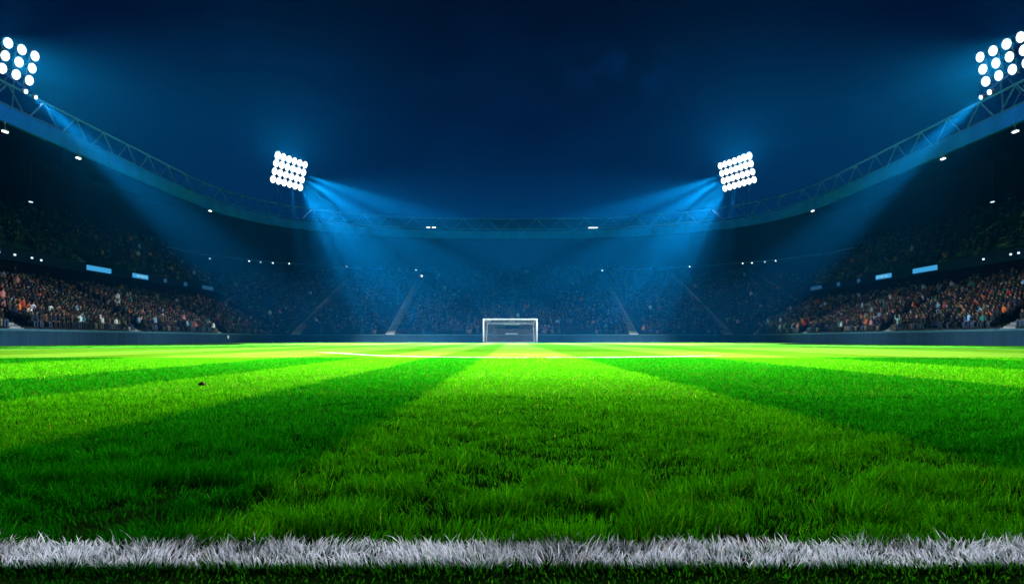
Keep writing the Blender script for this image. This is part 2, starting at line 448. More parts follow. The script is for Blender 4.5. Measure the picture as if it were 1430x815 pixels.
def side_stand(s, label):
    """s = -1 for the left stand, +1 for the right one."""
    root = empty('side_stand', (s * WALL_X, 40, 0))
    tag(root, label, 'stand')
    L = lambda x, y, z: (s * x - s * WALL_X, y - 40, z)
    side = 'left' if s < 0 else 'right'
    def tier(x_front, n, z_fn, y_end_fn, name, aisles):
        t, seat = MB(), MB()
        for k in range(n):
            xa, xb = x_front + ROW * k, x_front + ROW * (k + 1)
            z, zn = z_fn(xa), z_fn(xb)
            ya, yb = Y0, y_end_fn(xa)
            t.add([L(xa, ya, z), L(xb, ya, z), L(xb, yb + ROW, z), L(xa, yb, z)], [(0, 1, 2, 3)])
            t.add([L(xb, ya, z), L(xb, ya, zn), L(xb, yb + ROW, zn), L(xb, yb + ROW, z)], [(0, 1, 2, 3)])
            y = ya
            while y < yb - 0.4:
                skip = any(abs(y - (a0 + sk * (xa - x_front))) < 1.1 for a0, sk in aisles)
                if not skip:
                    bx = xa + 0.42
                    for (q0, q1, r0, r1) in ((bx - 0.36, bx + 0.04, z + 0.40, z + 0.45), (bx + 0.04, bx + 0.09, z + 0.42, z + 0.80)):
                        x_a, x_b = sorted((s * q0 - s * WALL_X, s * q1 - s * WALL_X))
                        seat.box(x_a, x_b, y - 40 + 0.03, y - 40 + 0.47, r0, r1)
                    SEATS.append((s * (xa + 0.22), y + 0.25, z, s * 90, side + '_' + name))
                y += 0.5
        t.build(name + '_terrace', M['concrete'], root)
        so = seat.build('seat_rows', M['seat'], root); tag(so, kind='stuff')
        for a0, sk in aisles:
            st = MB()
            for k in range(n * 2):
                x = x_front + ROW * k / 2
                y = a0 + sk * (x - x_front)
                z = z_fn(x) + 0.03 + (0.0 if k % 2 == 0 else (z_fn(x + ROW / 2) - z_fn(x)) * 0.0)
                x_a, x_b = sorted((s * x - s * WALL_X, s * (x + ROW / 2 - 0.01) - s * WALL_X))
                st.box(x_a, x_b, y - 40 - 0.75, y - 40 + 0.75, z - 0.25, z + 0.02)
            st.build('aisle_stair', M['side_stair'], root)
    tier(WALL_X + 0.3, 17, low_z, lambda x: WALL_Y + (x - WALL_X) - 0.6, 'lower', [(47.5, 0.55), (62.6, 0.72), (80.5, 0.85), (98.5, 0.9)])
    up_z = lambda x: 8.75 + 0.52 * (x - LOW_X)
    tier(LOW_X + 0.35, 22, up_z, lambda x: 111 + (x - LOW_X) * 14 / 18 - 0.8, 'upper', [(58, 0.5), (76, 0.5), (94, 0.6)])
    # front of the upper tier with its lit advertising strip
    b = MB(); ya, yb = Y0, 111.0
    x_a, x_b = sorted((0, s * 0.35)); off = s * (LOW_X - WALL_X)
    b.box(x_a + off, x_b + off, ya - 40, yb - 40, 8.02, 9.10)
    board = b.build('ribbon_board', M['board'], root)
    u = MB()          # underside of the upper tier and wall at the back of the lower one
    u.add([L(LOW_X + 0.3, Y0, 8.0), L(LOW_X + 3.5, Y0, 8.3), L(LOW_X + 3.5, 113.5, 8.3), L(LOW_X + 0.3, 111, 8.0)], [(0, 1, 2, 3)])
    u.add([L(LOW_X + 1.2, Y0, 3.0), L(LOW_X + 1.2, Y0, 8.2), L(LOW_X + 1.2, 111.8, 8.2), L(LOW_X + 1.2, 111.8, 3.0)], [(0, 1, 2, 3)])
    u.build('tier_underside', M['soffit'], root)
    e = MB()          # end wall where the upper tier stops at the corner
    e.add([L(LOW_X + 0.36, 111.1, 5.0), L(BACK_X, 125, 9.0), L(BACK_X, 125, 18.6), L(LOW_X + 0.36, 111.1, 9.9)], [(0, 1, 2, 3)])
    e.add([L(WALL_X, WALL_Y, 0.0), L(LOW_X + 0.3, 111.0, 5.0), L(LOW_X + 0.3, 111.0, 6.9), L(WALL_X, WALL_Y, 1.25)], [(0, 1, 2, 3)])
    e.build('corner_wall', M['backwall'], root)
    w = MB()
    w.box(*sorted((s * BACK_X - s * WALL_X, s * (BACK_X + 0.4) - s * WALL_X)), Y0 - 40, 125 - 40, 0, 25.6)
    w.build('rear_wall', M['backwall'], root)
    rl = MB(); rl.box(*sorted((s * (BACK_X - 0.18) - s * WALL_X, s * (BACK_X - 0.002) - s * WALL_X)), Y0 - 40, 124.8 - 40, 17.95, 18.2)
    rl.build('wall_ledge', M['steel'], root)
    for (d0, d1, kind) in ((75.3, 79.9, 'screen'), (84.4, 88.0, 'screen'), (92.0, 92.8, 'dim_screen'), (97.6, 98.6, 'dim_screen'), (103.4, 107.2, 'dim_screen')):
        c = MB()
        x_a, x_b = sorted((off - s * 0.03, off - s * 0.002))
        c.box(x_a, x_b, d0 - 40, d1 - 40, 8.30, 8.86)
        sc_ = c.build('screen', M[kind], root)
        if kind == 'screen':
            sc_['label'] = 'long bright blue screen' if d0 < 80 else 'short bright blue screen with faint marks'
        if d0 > 84 and d0 < 85:
            for (m0, m1) in ((0.9, 1.5), (1.65, 1.8), (1.95, 2.5), (2.65, 2.8), (3.0, 3.3)):
                q = MB()
                x_c, x_d = sorted((off - s * 0.045, off - s * 0.031))
                q.box(x_c, x_d, d0 + m0 - 40, d0 + m1 - 40, 8.52, 8.68)
                q.build('mark', M['mark'], sc_)
    for (d, zz) in ((62.4, 8.62), (64.4, 8.6), (66.7, 8.58), (68.0, 8.5)) if s < 0 else ((63.2, 8.62), (64.2, 8.62), (67.9, 8.6)):
        q = MB()
        x_c, x_d = sorted((off - s * 0.06, off - s * 0.002))
        q.box(x_c, x_d, d - 40 - 0.11, d - 40 + 0.11, zz - 0.08, zz + 0.08)
        q.build('marker_light', M['dim_lens'], root)
    return root
side_stand(-1, 'left side stand with two tiers of spectators and a lit blue strip')
side_stand(1, 'right side stand with two tiers of spectators and a lit blue strip')

# rear wall of the far end, curved at the corners: (x, y, z of its ledge)
BACK = [(0, 136, 14.5), (14, 136, 14.55), (25, 136, 14.7), (36, 135.2, 15.1), (45, 133.6, 15.7), (53, 131.4, 16.2), (60, 128.6, 16.9), (66, 125, 18.05)]
BACK = [(-x, y, z) for x, y, z in BACK[:0:-1]] + BACK
def end_half(y):
    if y <= 111: return WALL_X + (y - WALL_Y)
    if y <= 125: return LOW_X + (y - 111) * 18 / 14
    ps = [q for q in BACK if q[0] >= 25][::-1]
    for a, b in zip(ps[:-1], ps[1:]):
        if a[1] <= y <= b[1]:
            return a[0] + (b[0] - a[0]) * (y - a[1]) / max(1e-6, b[1] - a[1])
    return 25
def outer_point(x, y):
    """The point of the roof's outer edge opposite a point of its inner edge; the outer edge has squarer corners."""
    if y <= 92: return (math.copysign(67.5, x), y)
    c, s_ = min(1, abs(x) / 44) ** 1.2, max(0, (y - 92) / 33) ** 1.2
    return (math.copysign(67.5 * c ** 0.4, x), 92 + 56.5 * s_ ** 0.4)
def roof_gap(x, y):
    pts = inner_edge()
    d0 = min(math.hypot(x - a, y - b) for a, b in pts)
    d1 = min(math.hypot(x - a, y - b) for a, b in (outer_point(*p) for p in pts))
    return ROOF_Z + 0.25 + 6.4 * d0 / (d0 + d1) + 0.5
def end_stand():
    root = empty('end_stand', (0, WALL_Y, 0))
    tag(root, 'steep far end stand of dark rows behind the goal', 'stand')
    t, seat = MB(), MB()
    AX = [-49, -32, -18, 0, 18, 32, 49]
    n = int((BACK_Y - WALL_Y - 0.3) / ROW)
    for k in range(n):
        ya = WALL_Y + 0.3 + ROW * k; yb = ya + ROW
        z, zn = 1.10 + SLOPE * (ya - WALL_Y), 1.10 + SLOPE * (yb - WALL_Y)
        h, h2 = end_half(ya) - 0.15, end_half(yb) - 0.15
        t.add([(-h, ya - WALL_Y, z), (h, ya - WALL_Y, z), (h2, yb - WALL_Y, z), (-h2, yb - WALL_Y, z)], [(0, 1, 2, 3)])
        t.add([(-h2, yb - WALL_Y, z), (h2, yb - WALL_Y, z), (h2, yb - WALL_Y, zn), (-h2, yb - WALL_Y, zn)], [(0, 1, 2, 3)])
        x = -math.floor(h) + 0.4
        while x < h - 0.6:
            tun = abs(x) < 1.9 and ya < WALL_Y + 6
            if not tun and not any(abs(x - a) < (1.0 if a else 0.6) for a in AX):
                yy = ya + 0.42 - WALL_Y
                seat.box(x - 0.22, x + 0.22, yy - 0.36, yy + 0.04, z + 0.40, z + 0.45)
                seat.box(x - 0.22, x + 0.22, yy + 0.04, yy + 0.09, z + 0.42, z + 0.80)
                SEATS.append((x, ya + 0.22, z, 180, 'end'))
            x += 0.5
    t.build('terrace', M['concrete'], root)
    so = seat.build('seat_rows', M['seat'], root); tag(so, kind='stuff')
    for a in AX:
        st = MB()
        for k in range(n * 2 - 4):
            y = 0.3 + ROW * k / 2
            if a == 0 and y < 6.2: continue
            if abs(a) + 1 > end_half(y + WALL_Y): continue
            z = 1.10 + SLOPE * y + 0.03
            w = 0.65 if a else 0.45
            st.box(a - w, a + w, y, y + ROW / 2 - 0.01, z - 0.25, z + 0.02)
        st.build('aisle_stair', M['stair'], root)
    w = MB()
    w.loft([[(x, y - WALL_Y, 0) for x, y, z in BACK], [(x, y - WALL_Y, roof_gap(x, y)) for x, y, z in BACK]])
    w.loft([[(x, y - WALL_Y + 0.4, 0) for x, y, z in BACK], [(x, y - WALL_Y + 0.4, roof_gap(x, y)) for x, y, z in BACK]], flip=True)
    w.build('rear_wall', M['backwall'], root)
    r = MB()
    for a, b in zip(BACK[:-1], BACK[1:]):
        r.prism((a[0], a[1] - WALL_Y - 0.12, a[2]), (b[0], b[1] - WALL_Y - 0.12, b[2]), 0.2, 0.22)
    r.build('wall_ledge', M['steel'], root)
    # portal of the players' tunnel, cut into the lowest rows
    q = MB()
    q.box(-1.15, -0.95, 0.25, 4.6, 0.9, 2.62); q.box(0.95, 1.15, 0.25, 4.6, 0.9, 2.62)
    q.build('tunnel_wall', M['barrier'], root)
    q = MB(); q.box(-1.2, 1.2, 0.2, 4.7, 2.622, 2.84); q.build('tunnel_lintel', M['stair'], root)
    q = MB(); q.box(-0.95, 0.95, 3.6, 3.7, 0.9, 2.62); q.build('tunnel_door', M['backwall'], root)
    q = MB(); q.box(-0.98, 0.85, -0.02, 0.24, 1.2, 1.36); q.build('tunnel_sill', M['stair'], root)
    return root
end_stand()

# small dark booth at the top of the centre aisle
bo = empty('camera_booth', (0, 115.4, 1.10 + SLOPE * 17.4))
q = MB(); q.box(-0.75, 0.75, -0.6, 0.8, -0.4, 1.5); q.build('cabin', M['dark_steel'], bo)
q = MB(); q.box(-0.9, 0.9, -0.8, 0.9, 1.502, 1.62); q.build('roof', M['dark_steel'], bo)
q = MB(); q.box(-0.6, 0.6, -0.63, -0.602, 0.7, 1.3); q.build('window', M['backwall'], bo)
tag(bo, 'small dark camera booth on the centre aisle above the goal', 'booth')

# ------------------------------------------------------------------ roof
EDGE = inner_edge()
def resample(pts, step):
    P = np.array(pts); d = np.r_[0, np.cumsum(np.hypot(*np.diff(P, axis=0).T))]
    n = int(round(d[-1] / step)); s = np.linspace(0, d[-1], n + 1)
    return list(zip(np.interp(s, d, P[:, 0]), np.interp(s, d, P[:, 1])))
EDGE = resample(EDGE, 2.0)
def normals(pts):
    P = np.array(pts); t = np.gradient(P, axis=0); t /= np.linalg.norm(t, axis=1)[:, None]
    return np.stack([-t[:, 1], t[:, 0]], 1)           # to the outside of the bowl
EN = normals(EDGE)
def off(d): return [(p[0] + n[0] * d, p[1] + n[1] * d) for p, n in zip(EDGE, EN)]
def stadium_roof():
    root = empty('stadium_roof', (0, 60, ROOF_Z))
    tag(root, 'dark horseshoe stadium roof with a pale blue edge beam and lattice truss', 'roof')
    O = lambda p, z: (p[0], p[1] - 60, z - ROOF_Z)
    e0, e1 = off(0), off(0.35)
    f = MB()
    f.loft([[O(p, ROOF_Z) for p in e0], [O(p, ROOF_Z + 1.45) for p in e0], [O(p, ROOF_Z + 1.45) for p in e1], [O(p, ROOF_Z) for p in e1], [O(p, ROOF_Z) for p in e0]], flip=True)
    f.build('edge_beam', M['fascia'], root)
    inn, outr = off(0.36), [outer_point(*p) for p in EDGE]
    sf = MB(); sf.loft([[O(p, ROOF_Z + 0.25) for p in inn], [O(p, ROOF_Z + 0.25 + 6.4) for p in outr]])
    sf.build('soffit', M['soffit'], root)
    top = MB(); top.loft([[O(p, ROOF_Z + 1.40) for p in inn], [O(p, ROOF_Z + 7.8) for p in outr]], flip=True)
    top.loft([[O(p, ROOF_Z + 6.65) for p in outr], [O(p, ROOF_Z + 7.8) for p in outr]], flip=True)
    top.build('roof_sheet', M['roof'], root)
    # lattice truss standing on the edge beam
    tr_line = resample(off(0.9), 4.6)
    zb, zt = ROOF_Z + 1.95, ROOF_Z + 3.85
    tc_ = MB(); bc = MB()
    for a, b in zip(tr_line[:-1], tr_line[1:]):
        tc_.prism(O(a, zt), O(b, zt), 0.16, 0.16); bc.prism(O(a, zb), O(b, zb), 0.10, 0.10)
    tr = tc_.build('truss', M['steel'], root)
    bc.build('bottom_chord', M['steel'], tr)
    bars = []
    for i, (a, b) in enumerate(zip(tr_line[:-1], tr_line[1:])):
        m = ((a[0] + b[0]) / 2, (a[1] + b[1]) / 2)
        bars.append((a[1], O(a, ROOF_Z + 1.46), O(m, zt)))
        bars.append((a[1], O(m, zt), O(b, ROOF_Z + 1.46)))
    bars.sort(key=lambda q: abs(q[0] - 62))
    rest = MB()
    for k, (_, a, b) in enumerate(bars):
        if k < 99:
            q = MB(); q.prism(a, b, 0.10, 0.10); q.build('brace', M['steel'], tr)
        else: rest.prism(a, b, 0.10, 0.10)
    tag(rest.build('braces', M['steel'], tr), kind='stuff')
    return root
stadium_roof()

# ------------------------------------------------------------------ floodlight masts
def disc_mesh(r, d, n=24):
    q = MB(); q.tube((0, 0, 0), (0, 0, d), r, n); return q
def look(n):
    return Vector(n).to_track_quat('-Z', 'Y').to_euler()

def spot(parent, loc, aim, ang, power, color, blend=1.0, radius=0.25):
    d = bpy.data.lights.new('floodlight_beam', 'SPOT')
    d.energy = power; d.color = color; d.spot_size = R(ang); d.spot_blend = blend; d.shadow_soft_size = radius
    o = bpy.data.objects.new('floodlight_beam', d)
    COL.objects.link(o)
    o.parent = parent
    o.location = Vector(loc) - parent.location
    o.rotation_euler = (Vector(aim) - Vector(loc)).to_track_quat('-Z', 'Y').to_euler()
    return o

LAMP_CACHE = {}
def mast(s, c, base_z, cols, rows, pu, pv, r, phi, tilt, label, beams, extra=()):
    """A floodlight bank with its centre at c; s = -1 left, +1 right."""
    c = Vector(c)
    u = Vector((math.sin(phi), math.cos(phi), 0)); nh = Vector((math.cos(phi), -math.sin(phi), 0))
    n = nh * math.cos(tilt) - Vector((0, 0, 1)) * math.sin(tilt)
    v = Vector((0, 0, 1)) * math.cos(tilt) + nh * math.sin(tilt)
    if s > 0:
        u.x *= -1; n.x *= -1; v.x *= -1
    base = Vector((c.x, c.y, base_z)) - n.to_2d().to_3d() * 1.0
    root = empty('floodlight_mast', base)
    tag(root, label, 'floodlight', 'floodlight masts on the roof')
    P = lambda a, b, d=0.0: c + u * (a * pu) + v * (b * pv) + n * d - base
    hw, hh = (cols - 1) / 2, (rows - 1) / 2
    fr = MB()
    for j in range(rows):
        fr.prism(P(-hw - 0.4, j - hh, -0.45), P(hw + 0.4, j - hh, -0.45), 0.10, 0.10)
    for i in range(cols):
        fr.prism(P(i - hw, -hh - 0.4, -0.57), P(i - hw, hh + 0.4, -0.57), 0.10, 0.10)
    fr.build('lamp_frame', M['dark_steel'], root)
    for a in (-hw * 0.6, hw * 0.6):
        lg = MB(); lg.tube(Vector(P(a, 0, -0.7)), Vector((P(a, 0, -1.2).x, P(a, 0, -1.2).y, -0.6)), 0.07); lg.build('leg', M['steel'], root)
    br = MB()
    a0, a1 = P(-hw * 0.6, -hh, -0.9), P(hw * 0.6, -hh, -0.9)
    br.tube(a0, (a1.x, a1.y, -0.5), 0.045); br.tube(a1, (a0.x, a0.y, -0.5), 0.045)
    br.build('brace', M['steel'], root)
    rot = Matrix((u if s < 0 else -u, v, n)).transposed().to_4x4()
    if r not in LAMP_CACHE:
        h = MB()
        K = 20
        prof = [(r * 0.45, -0.40), (r * 0.85, -0.22), (r * 1.06, -0.02), (r * 1.06, 0.05), (r * 0.98, 0.05), (r * 0.98, 0.0)]
        rows_ = [[(rr * math.cos(2 * math.pi * k / K), rr * math.sin(2 * math.pi * k / K), zz) for k in range(K)] for rr, zz in prof]
        h.loft(rows_, closed=True); h.add(rows_[0], [tuple(range(K - 1, -1, -1))])
        hm = h.build('lamp', M['dark_steel'], root); lm = disc_mesh(r * 0.97, 0.03).build('lens', M['lens'], hm)
        LAMP_CACHE[r] = (hm.data, lm.data)
        COL.objects.unlink(hm); COL.objects.unlink(lm); bpy.data.objects.remove(lm); bpy.data.objects.remove(hm)
    hd, ld = LAMP_CACHE[r]
    for j in range(rows):
        for i in range(cols):
            o = bpy.data.objects.new('lamp', hd); COL.objects.link(o); o.parent = root
            l = bpy.data.objects.new('lens', ld); COL.objects.link(l); l.parent = o
            jit = Matrix.Rotation(R(random.uniform(-3, 3)), 4, 'X') @ Matrix.Rotation(R(random.uniform(-3, 3)), 4, 'Y')
            o.matrix_local = Matrix.Translation(P(i - hw, j - hh)) @ rot @ jit
    for (pt, rr) in extra:                 # small lamps slung below the bank
        pt = Vector(pt)
        arm = MB(); arm.tube(P(0, -hh, -0.5), pt - base + Vector((0, 0.15, 0.2)), 0.04); arm.build('lamp_arm', M['steel'], root)
        hs = MB(); hs.tube((0, 0, -0.3), (0, 0, 0.0), rr * 1.1, 14)
        ho_ = hs.build('lamp', M['dark_steel'], root)
        lo = disc_mesh(rr, 0.03, 14).build('lens', M['lens'], ho_)
        ho_.matrix_local = Matrix.Translation(pt - base) @ rot
    for (i, j, aim, ang, pw, colr, bl) in beams:
        spot(root, base + P(i, j, 0.45), aim, ang, pw, colr, bl)
    return root

def halo_spot(root, c, s):
    """Added upward spot that lights the haze round the lamps, in place of lens bloom."""
    h = Vector((-c.x, -c.y, 0)).normalized()
    p0 = c + h * 0.9 + Vector((0, 0, 0.3))
    spot(root, p0, p0 + h * 10 + Vector((0, 0, 4.5)), 100, P_HALO * (1.0 if c.y > 100 else 0.10), C_HALO, 1.0, 0.5)

def mirror(bs):
    return [(i, j, (-a[0], a[1], a[2]), an, p_, c_, b_) for (i, j, a, an, p_, c_, b_) in bs]
far_beams = [
    (1.5, -0.5, (-2, 70, 0), 62, P_FAR, C_FAR, 1.0),                  # the whole bowl, weakly
    (2.7, 0.2, (9, 62, 5.5), 5, P_BEAM_FAR * 0.75, C_BEAM, 0.6),     # streaks towards the pitch
    (2.7, -0.3, (3, 63, 1), 5, P_BEAM_FAR * 0.60, C_BEAM, 0.6),
    (2.7, -0.8, (-5, 70, 0), 6, P_BEAM_FAR * 0.60, C_BEAM, 0.6),
    (2.6, -1.2, (-11, 78, 0), 6, P_BEAM_FAR * 0.60, C_BEAM, 0.6),
    (2.4, -1.5, (-17, 86, 0), 6, P_BEAM_FAR * 0.40, C_BEAM, 0.6),
    (2.4, -0.8, (-2, 64, 0), 28, P_BEAM_FAR * 0.22, C_BEAM, 1.0),    # soft fan around them
    (0.5, -1.6, (-26, 86, 0), 6, P_BEAM_FAR * 0.10, C_BEAM, 0.8),    # a thin ray falling from under the bank
]
near_beams = [
    (1.0, 0.0, (30, 58, 0), 20, P_NEAR * 0.10, C_NEAR, 0.8),
    (1.0, 1.0, (24, 72, 0), 20, P_NEAR * 0.11, C_NEAR, 0.8),
    (0.0, 1.0, (24, 45, 0), 20, P_NEAR * 0.16, C_NEAR, 0.8),
    (0.0, 0.0, (0, 23.6, 0), 28.0, P_NEAR * 0.80, C_FAR, 0.9),
    (-1.0, 0.0, (-12, 22, 0), 20, P_NEAR * 0.178, C_FAR, 0.8),
    (-1.0, 1.0, (0, 14, 0), 12, P_NEAR * 1.35, C_FAR, 0.8),
    (1.0, -1.0, (-24, 84, 0), 30, P_NEAR * 0.545, C_FAR, 0.8),
    (0.0, -1.0, (12, 92, 0), 42, P_NEAR * 0.028, C_FAR, 0.8),
    (1.0, -1.0, (0, 91.5, 1.5), 11, P_NEAR * 0.10, C_NEAR, 0.6),
    (-1.0, -1.0, (9, 13, 0), 14, P_NEAR * 0.60, C_FAR, 0.9),
    (-2.0, 0.0, (0, 0.9, 0), 6, P_NEAR * 0.075, C_NEAR, 0.8),
    (2.2, 0.0, (2, 34, 6), 12, P_BEAM_NEAR * 0.04, C_BEAM, 0.8),
]
def near_extra(s):
    e = [(at(36, 128, 60.4), 0.20), (at(50, 136, 59.6), 0.17)]
    if s > 0: e = [(at(1382, 129, 60.2), 0.24), (at(1370, 136, 59.6), 0.18)]
    return e
cL, cR = at(404, 240, 122), at(1029, 241, 122)
rt = ROOF_Z + 1.4
fl = mast(-1, cL, rt + 1.5, 6, 4, 1.40, 1.42, 0.68, R(24), R(15), 'far left floodlight bank of four rows of lamps above the roof corner', far_beams)
fr_ = mast(1, cR, rt + 1.5, 7, 4, 1.24, 1.42, 0.63, R(24), R(15), 'far right floodlight bank of four rows of lamps above the roof corner', mirror(far_beams))
cl, cr_ = at(7, 78, 61), at(1410, 79.5, 61)
nl = mast(-1, cl, rt + 0.6, 5, 3, 1.42, 1.18, 0.49, R(9), R(15), 'near left floodlight bank of big round lamps cut by the picture edge', near_beams, near_extra(-1))
nr = mast(1, cr_, rt + 0.6, 5, 3, 1.42, 1.18, 0.49, R(9), R(15), 'near right floodlight bank of big round lamps cut by the picture edge', mirror(near_beams), near_extra(1))
for root, c_, s in ((fl, cL, -1), (fr_, cR, 1), (nl, cl, -1), (nr, cr_, 1)): halo_spot(root, c_, s)
for root, s in ((nl, -1), (nr, 1)):
    for (pt, rr) in near_extra(s):
        p0 = pt + Vector((-s * 0.5, -0.2, -0.25))
        spot(root, p0, (s * 18, 61, 0), 18, P_BEAM_NEAR, C_BEAM, 0.9, 0.2)

# ------------------------------------------------------------------ small lamps under the roof and along the rear wall
def roof_lamp(pt, w, label, group, lens='small_lens', along=(0, 1, 0), drop=0.6):
    root = empty('roof_lamp', pt)
    a = Vector(along) * (w / 2)
    q = MB(); q.prism(-a * 1.1 + Vector((0, 0, 0.12)), a * 1.1 + Vector((0, 0, 0.12)), 0.26, 0.12); q.build('housing', M['dark_steel'], root)
    q = MB(); q.prism(-a, a, 0.20, 0.09); q.build('lens', M[lens], root)
    if drop:
        q = MB(); q.tube((0, 0, 0.18), (0, 0, drop), 0.03); q.build('rod', M['dark_steel'], root)
    tag(root, label, 'lamp', group)
    return root
names = ['nearest the picture edge', 'second from the picture edge', 'next to the far corner']
for s, pts in ((-1, ((7, 184), (109.5, 221), (293.5, 294.5))), (1, ((1418, 184), (1317, 222), (1135, 294.5)))):
    for k, (px, py) in enumerate(pts):
        d = 43.6 * FPX / abs(px - 715)
        if k == 2: d = 43.0 * FPX / abs(px - 715)
        roof_lamp(at(px, py, d), 0.55, 'small white lamp under the %s roof edge, %s' % ('left' if s < 0 else 'right', names[k]), 'lamps under the roof edge', drop=0.9)
    px, py = (43, 282) if s < 0 else (1386, 282)
    d = 62.0 * FPX / abs(px - 715)
    roof_lamp(at(px, py, d), 0.5, 'dim lamp deep under the %s roof above the upper tier' % ('left' if s < 0 else 'right'), 'lamps under the roof edge', 'dim_lens', drop=5.0)
for px, lab in ((598, 'left lamp of the bright pair on the far roof edge'), (606, 'right lamp of the bright pair on the far roof edge')):
    roof_lamp(at(px, 317.5, 124.7), 0.62, lab, 'lamps on the far roof edge', along=(1, 0, 0), drop=0)
roof_lamp(at(828.5, 318, 124.7), 1.7, 'single wide bright lamp on the far roof edge right of centre', 'lamps on the far roof edge', along=(1, 0, 0), drop=0)

def back_hit(px):
    k = (px - 715) / FPX
    for a, b in zip(BACK[:-1], BACK[1:]):
        fa, fb = a[0] - k * a[1], b[0] - k * b[1]
        if fa * fb <= 0 and fa != fb:
            t = fa / (fa - fb)
            return a[1] + (b[1] - a[1]) * t
    return 120.0
def wall_lamp(px, py, lens, label):
    d = back_hit(px) - 0.42
    pt = at(px, py, d)
    root = empty('wall_lamp', pt)
    q = MB(); q.tube((0, 0.02, 0), (0, -0.06, 0), 0.10, 12); q.build('lens', M[lens], root)
    q = MB(); q.box(-0.24, 0.24, 0.022, 0.4, -0.24, 0.24); q.build('housing', M['dark_steel'], root)
    tag(root, label, 'lamp', 'small lamps along the rear wall')
wl = [(222, 346, 'small_lens', 'small lamp at the far end of the left rear wall ledge'),
      (293, 361, 'dim_lens', 'dim lamp on the curved rear wall left of the far left floodlight'),
      (348, 364.5, 'small_lens', 'leftmost of four small lamps below the far left floodlight'),
      (364, 366, 'dim_lens', 'second of four small lamps below the far left floodlight'),
      (381, 367, 'small_lens', 'third of four small lamps below the far left floodlight'),
      (404, 368, 'small_lens', 'rightmost of four small lamps below the far left floodlight'),
      (484, 372, 'dim_lens', 'lone dim lamp on the rear wall between floodlight and aisle'),
      (581, 377, 'small_lens', 'small lamp above the aisle left of the goal'),
      (841, 377.5, 'small_lens', 'small lamp above the aisle right of the goal'),
      (963, 372, 'small_lens', 'lone lamp on the rear wall left of the far right floodlight'),
      (1037, 367.5, 'small_lens', 'leftmost of four small lamps below the far right floodlight'),
      (1050, 367, 'small_lens', 'second of four small lamps below the far right floodlight'),
      (1068, 365.5, 'dim_lens', 'third of four small lamps below the far right floodlight'),
      (1083, 364, 'small_lens', 'rightmost of four small lamps below the far right floodlight'),
      (1206, 346.5, 'small_lens', 'small lamp at the far end of the right rear wall ledge')]
for a in wl: wall_lamp(*a)
for px, lab in ((589, 'small lamp on a post at the top of the aisle left of the goal'), (862, 'small lamp on a post at the top of the aisle right of the goal')):
    d = 131.5
    pt = at(px, 388, d)
    root = empty('aisle_lamp', (pt.x, pt.y, 1.1 + SLOPE * (d - WALL_Y)))
    h = pt.z - root.location.z
    q = MB(); q.tube((0, 0, -0.1), (0, 0, max(0.3, h) + 0.1), 0.04); q.build('post', M['dark_steel'], root)
    q = MB(); q.tube((0, -0.14, max(0.3, h)), (0, -0.05, max(0.3, h)), 0.13, 12); q.build('lens', M['small_lens' if px < 700 else 'dim_lens'], root)
    tag(root, lab, 'lamp', 'small lamps at the top of the aisles')

# ------------------------------------------------------------------ goal
def goal():
    D = 91.5
    cx = (712.6 - 715) / FPX * D
    root = empty('goal', (cx, D, 0))
    w, h, r = 3.66, 3.20, 0.085
    for s in (-1, 1):
        q = MB(); q.tube((s * w, 0, -0.02), (s * w, 0, h - r), r, 14); q.build('post', M['white_paint'], root, True)
    q = MB(); q.tube((-w - r, 0, h), (w + r, 0, h), r, 14); q.build('crossbar', M['white_paint'], root, True)
    fr = MB()
    for s in (-1, 1):
        fr.tube((s * w, 0.05, h), (s * (w - 0.5), 1.3, h - 0.55), 0.03); fr.tube((s * (w - 0.5), 1.3, h - 0.55), (s * (w - 0.3), 2.2, 0.02), 0.03)
    fr.tube((-w + 0.5, 1.3, h - 0.55), (w - 0.5, 1.3, h - 0.55), 0.03)
    fr.tube((-w + 0.3, 2.2, 0.03), (w - 0.3, 2.2, 0.03), 0.03)
    fr.build('net_frame', M['net'], root)
    net = MB()
    def mesh_net(a, b, c, d, nu, nv):
        a, b, c, d = map(Vector, (a, b, c, d))
        for i in range(nu + 1):
            t = i / nu; net.prism(a.lerp(b, t), d.lerp(c, t), 0.005, 0.005)
        for j in range(nv + 1):
            t = j / nv; net.prism(a.lerp(d, t), b.lerp(c, t), 0.005, 0.005)
    A, B = (-w, 0.05, h), (w, 0.05, h)
    C, Dd = (w - 0.5, 1.3, h - 0.55), (-w + 0.5, 1.3, h - 0.55)
    E, F = (w - 0.3, 2.2, 0.03), (-w + 0.3, 2.2, 0.03)
    mesh_net(A, B, C, Dd, 46, 9); mesh_net(Dd, C, E, F, 42, 18)
    mesh_net(A, Dd, F, (-w, 0.05, 0.03), 9, 20); mesh_net(B, C, E, (w, 0.05, 0.03), 9, 20)
    net.build('net', M['net'], root)
    tag(root, 'white football goal with net standing before the far end wall', 'goal')
goal()

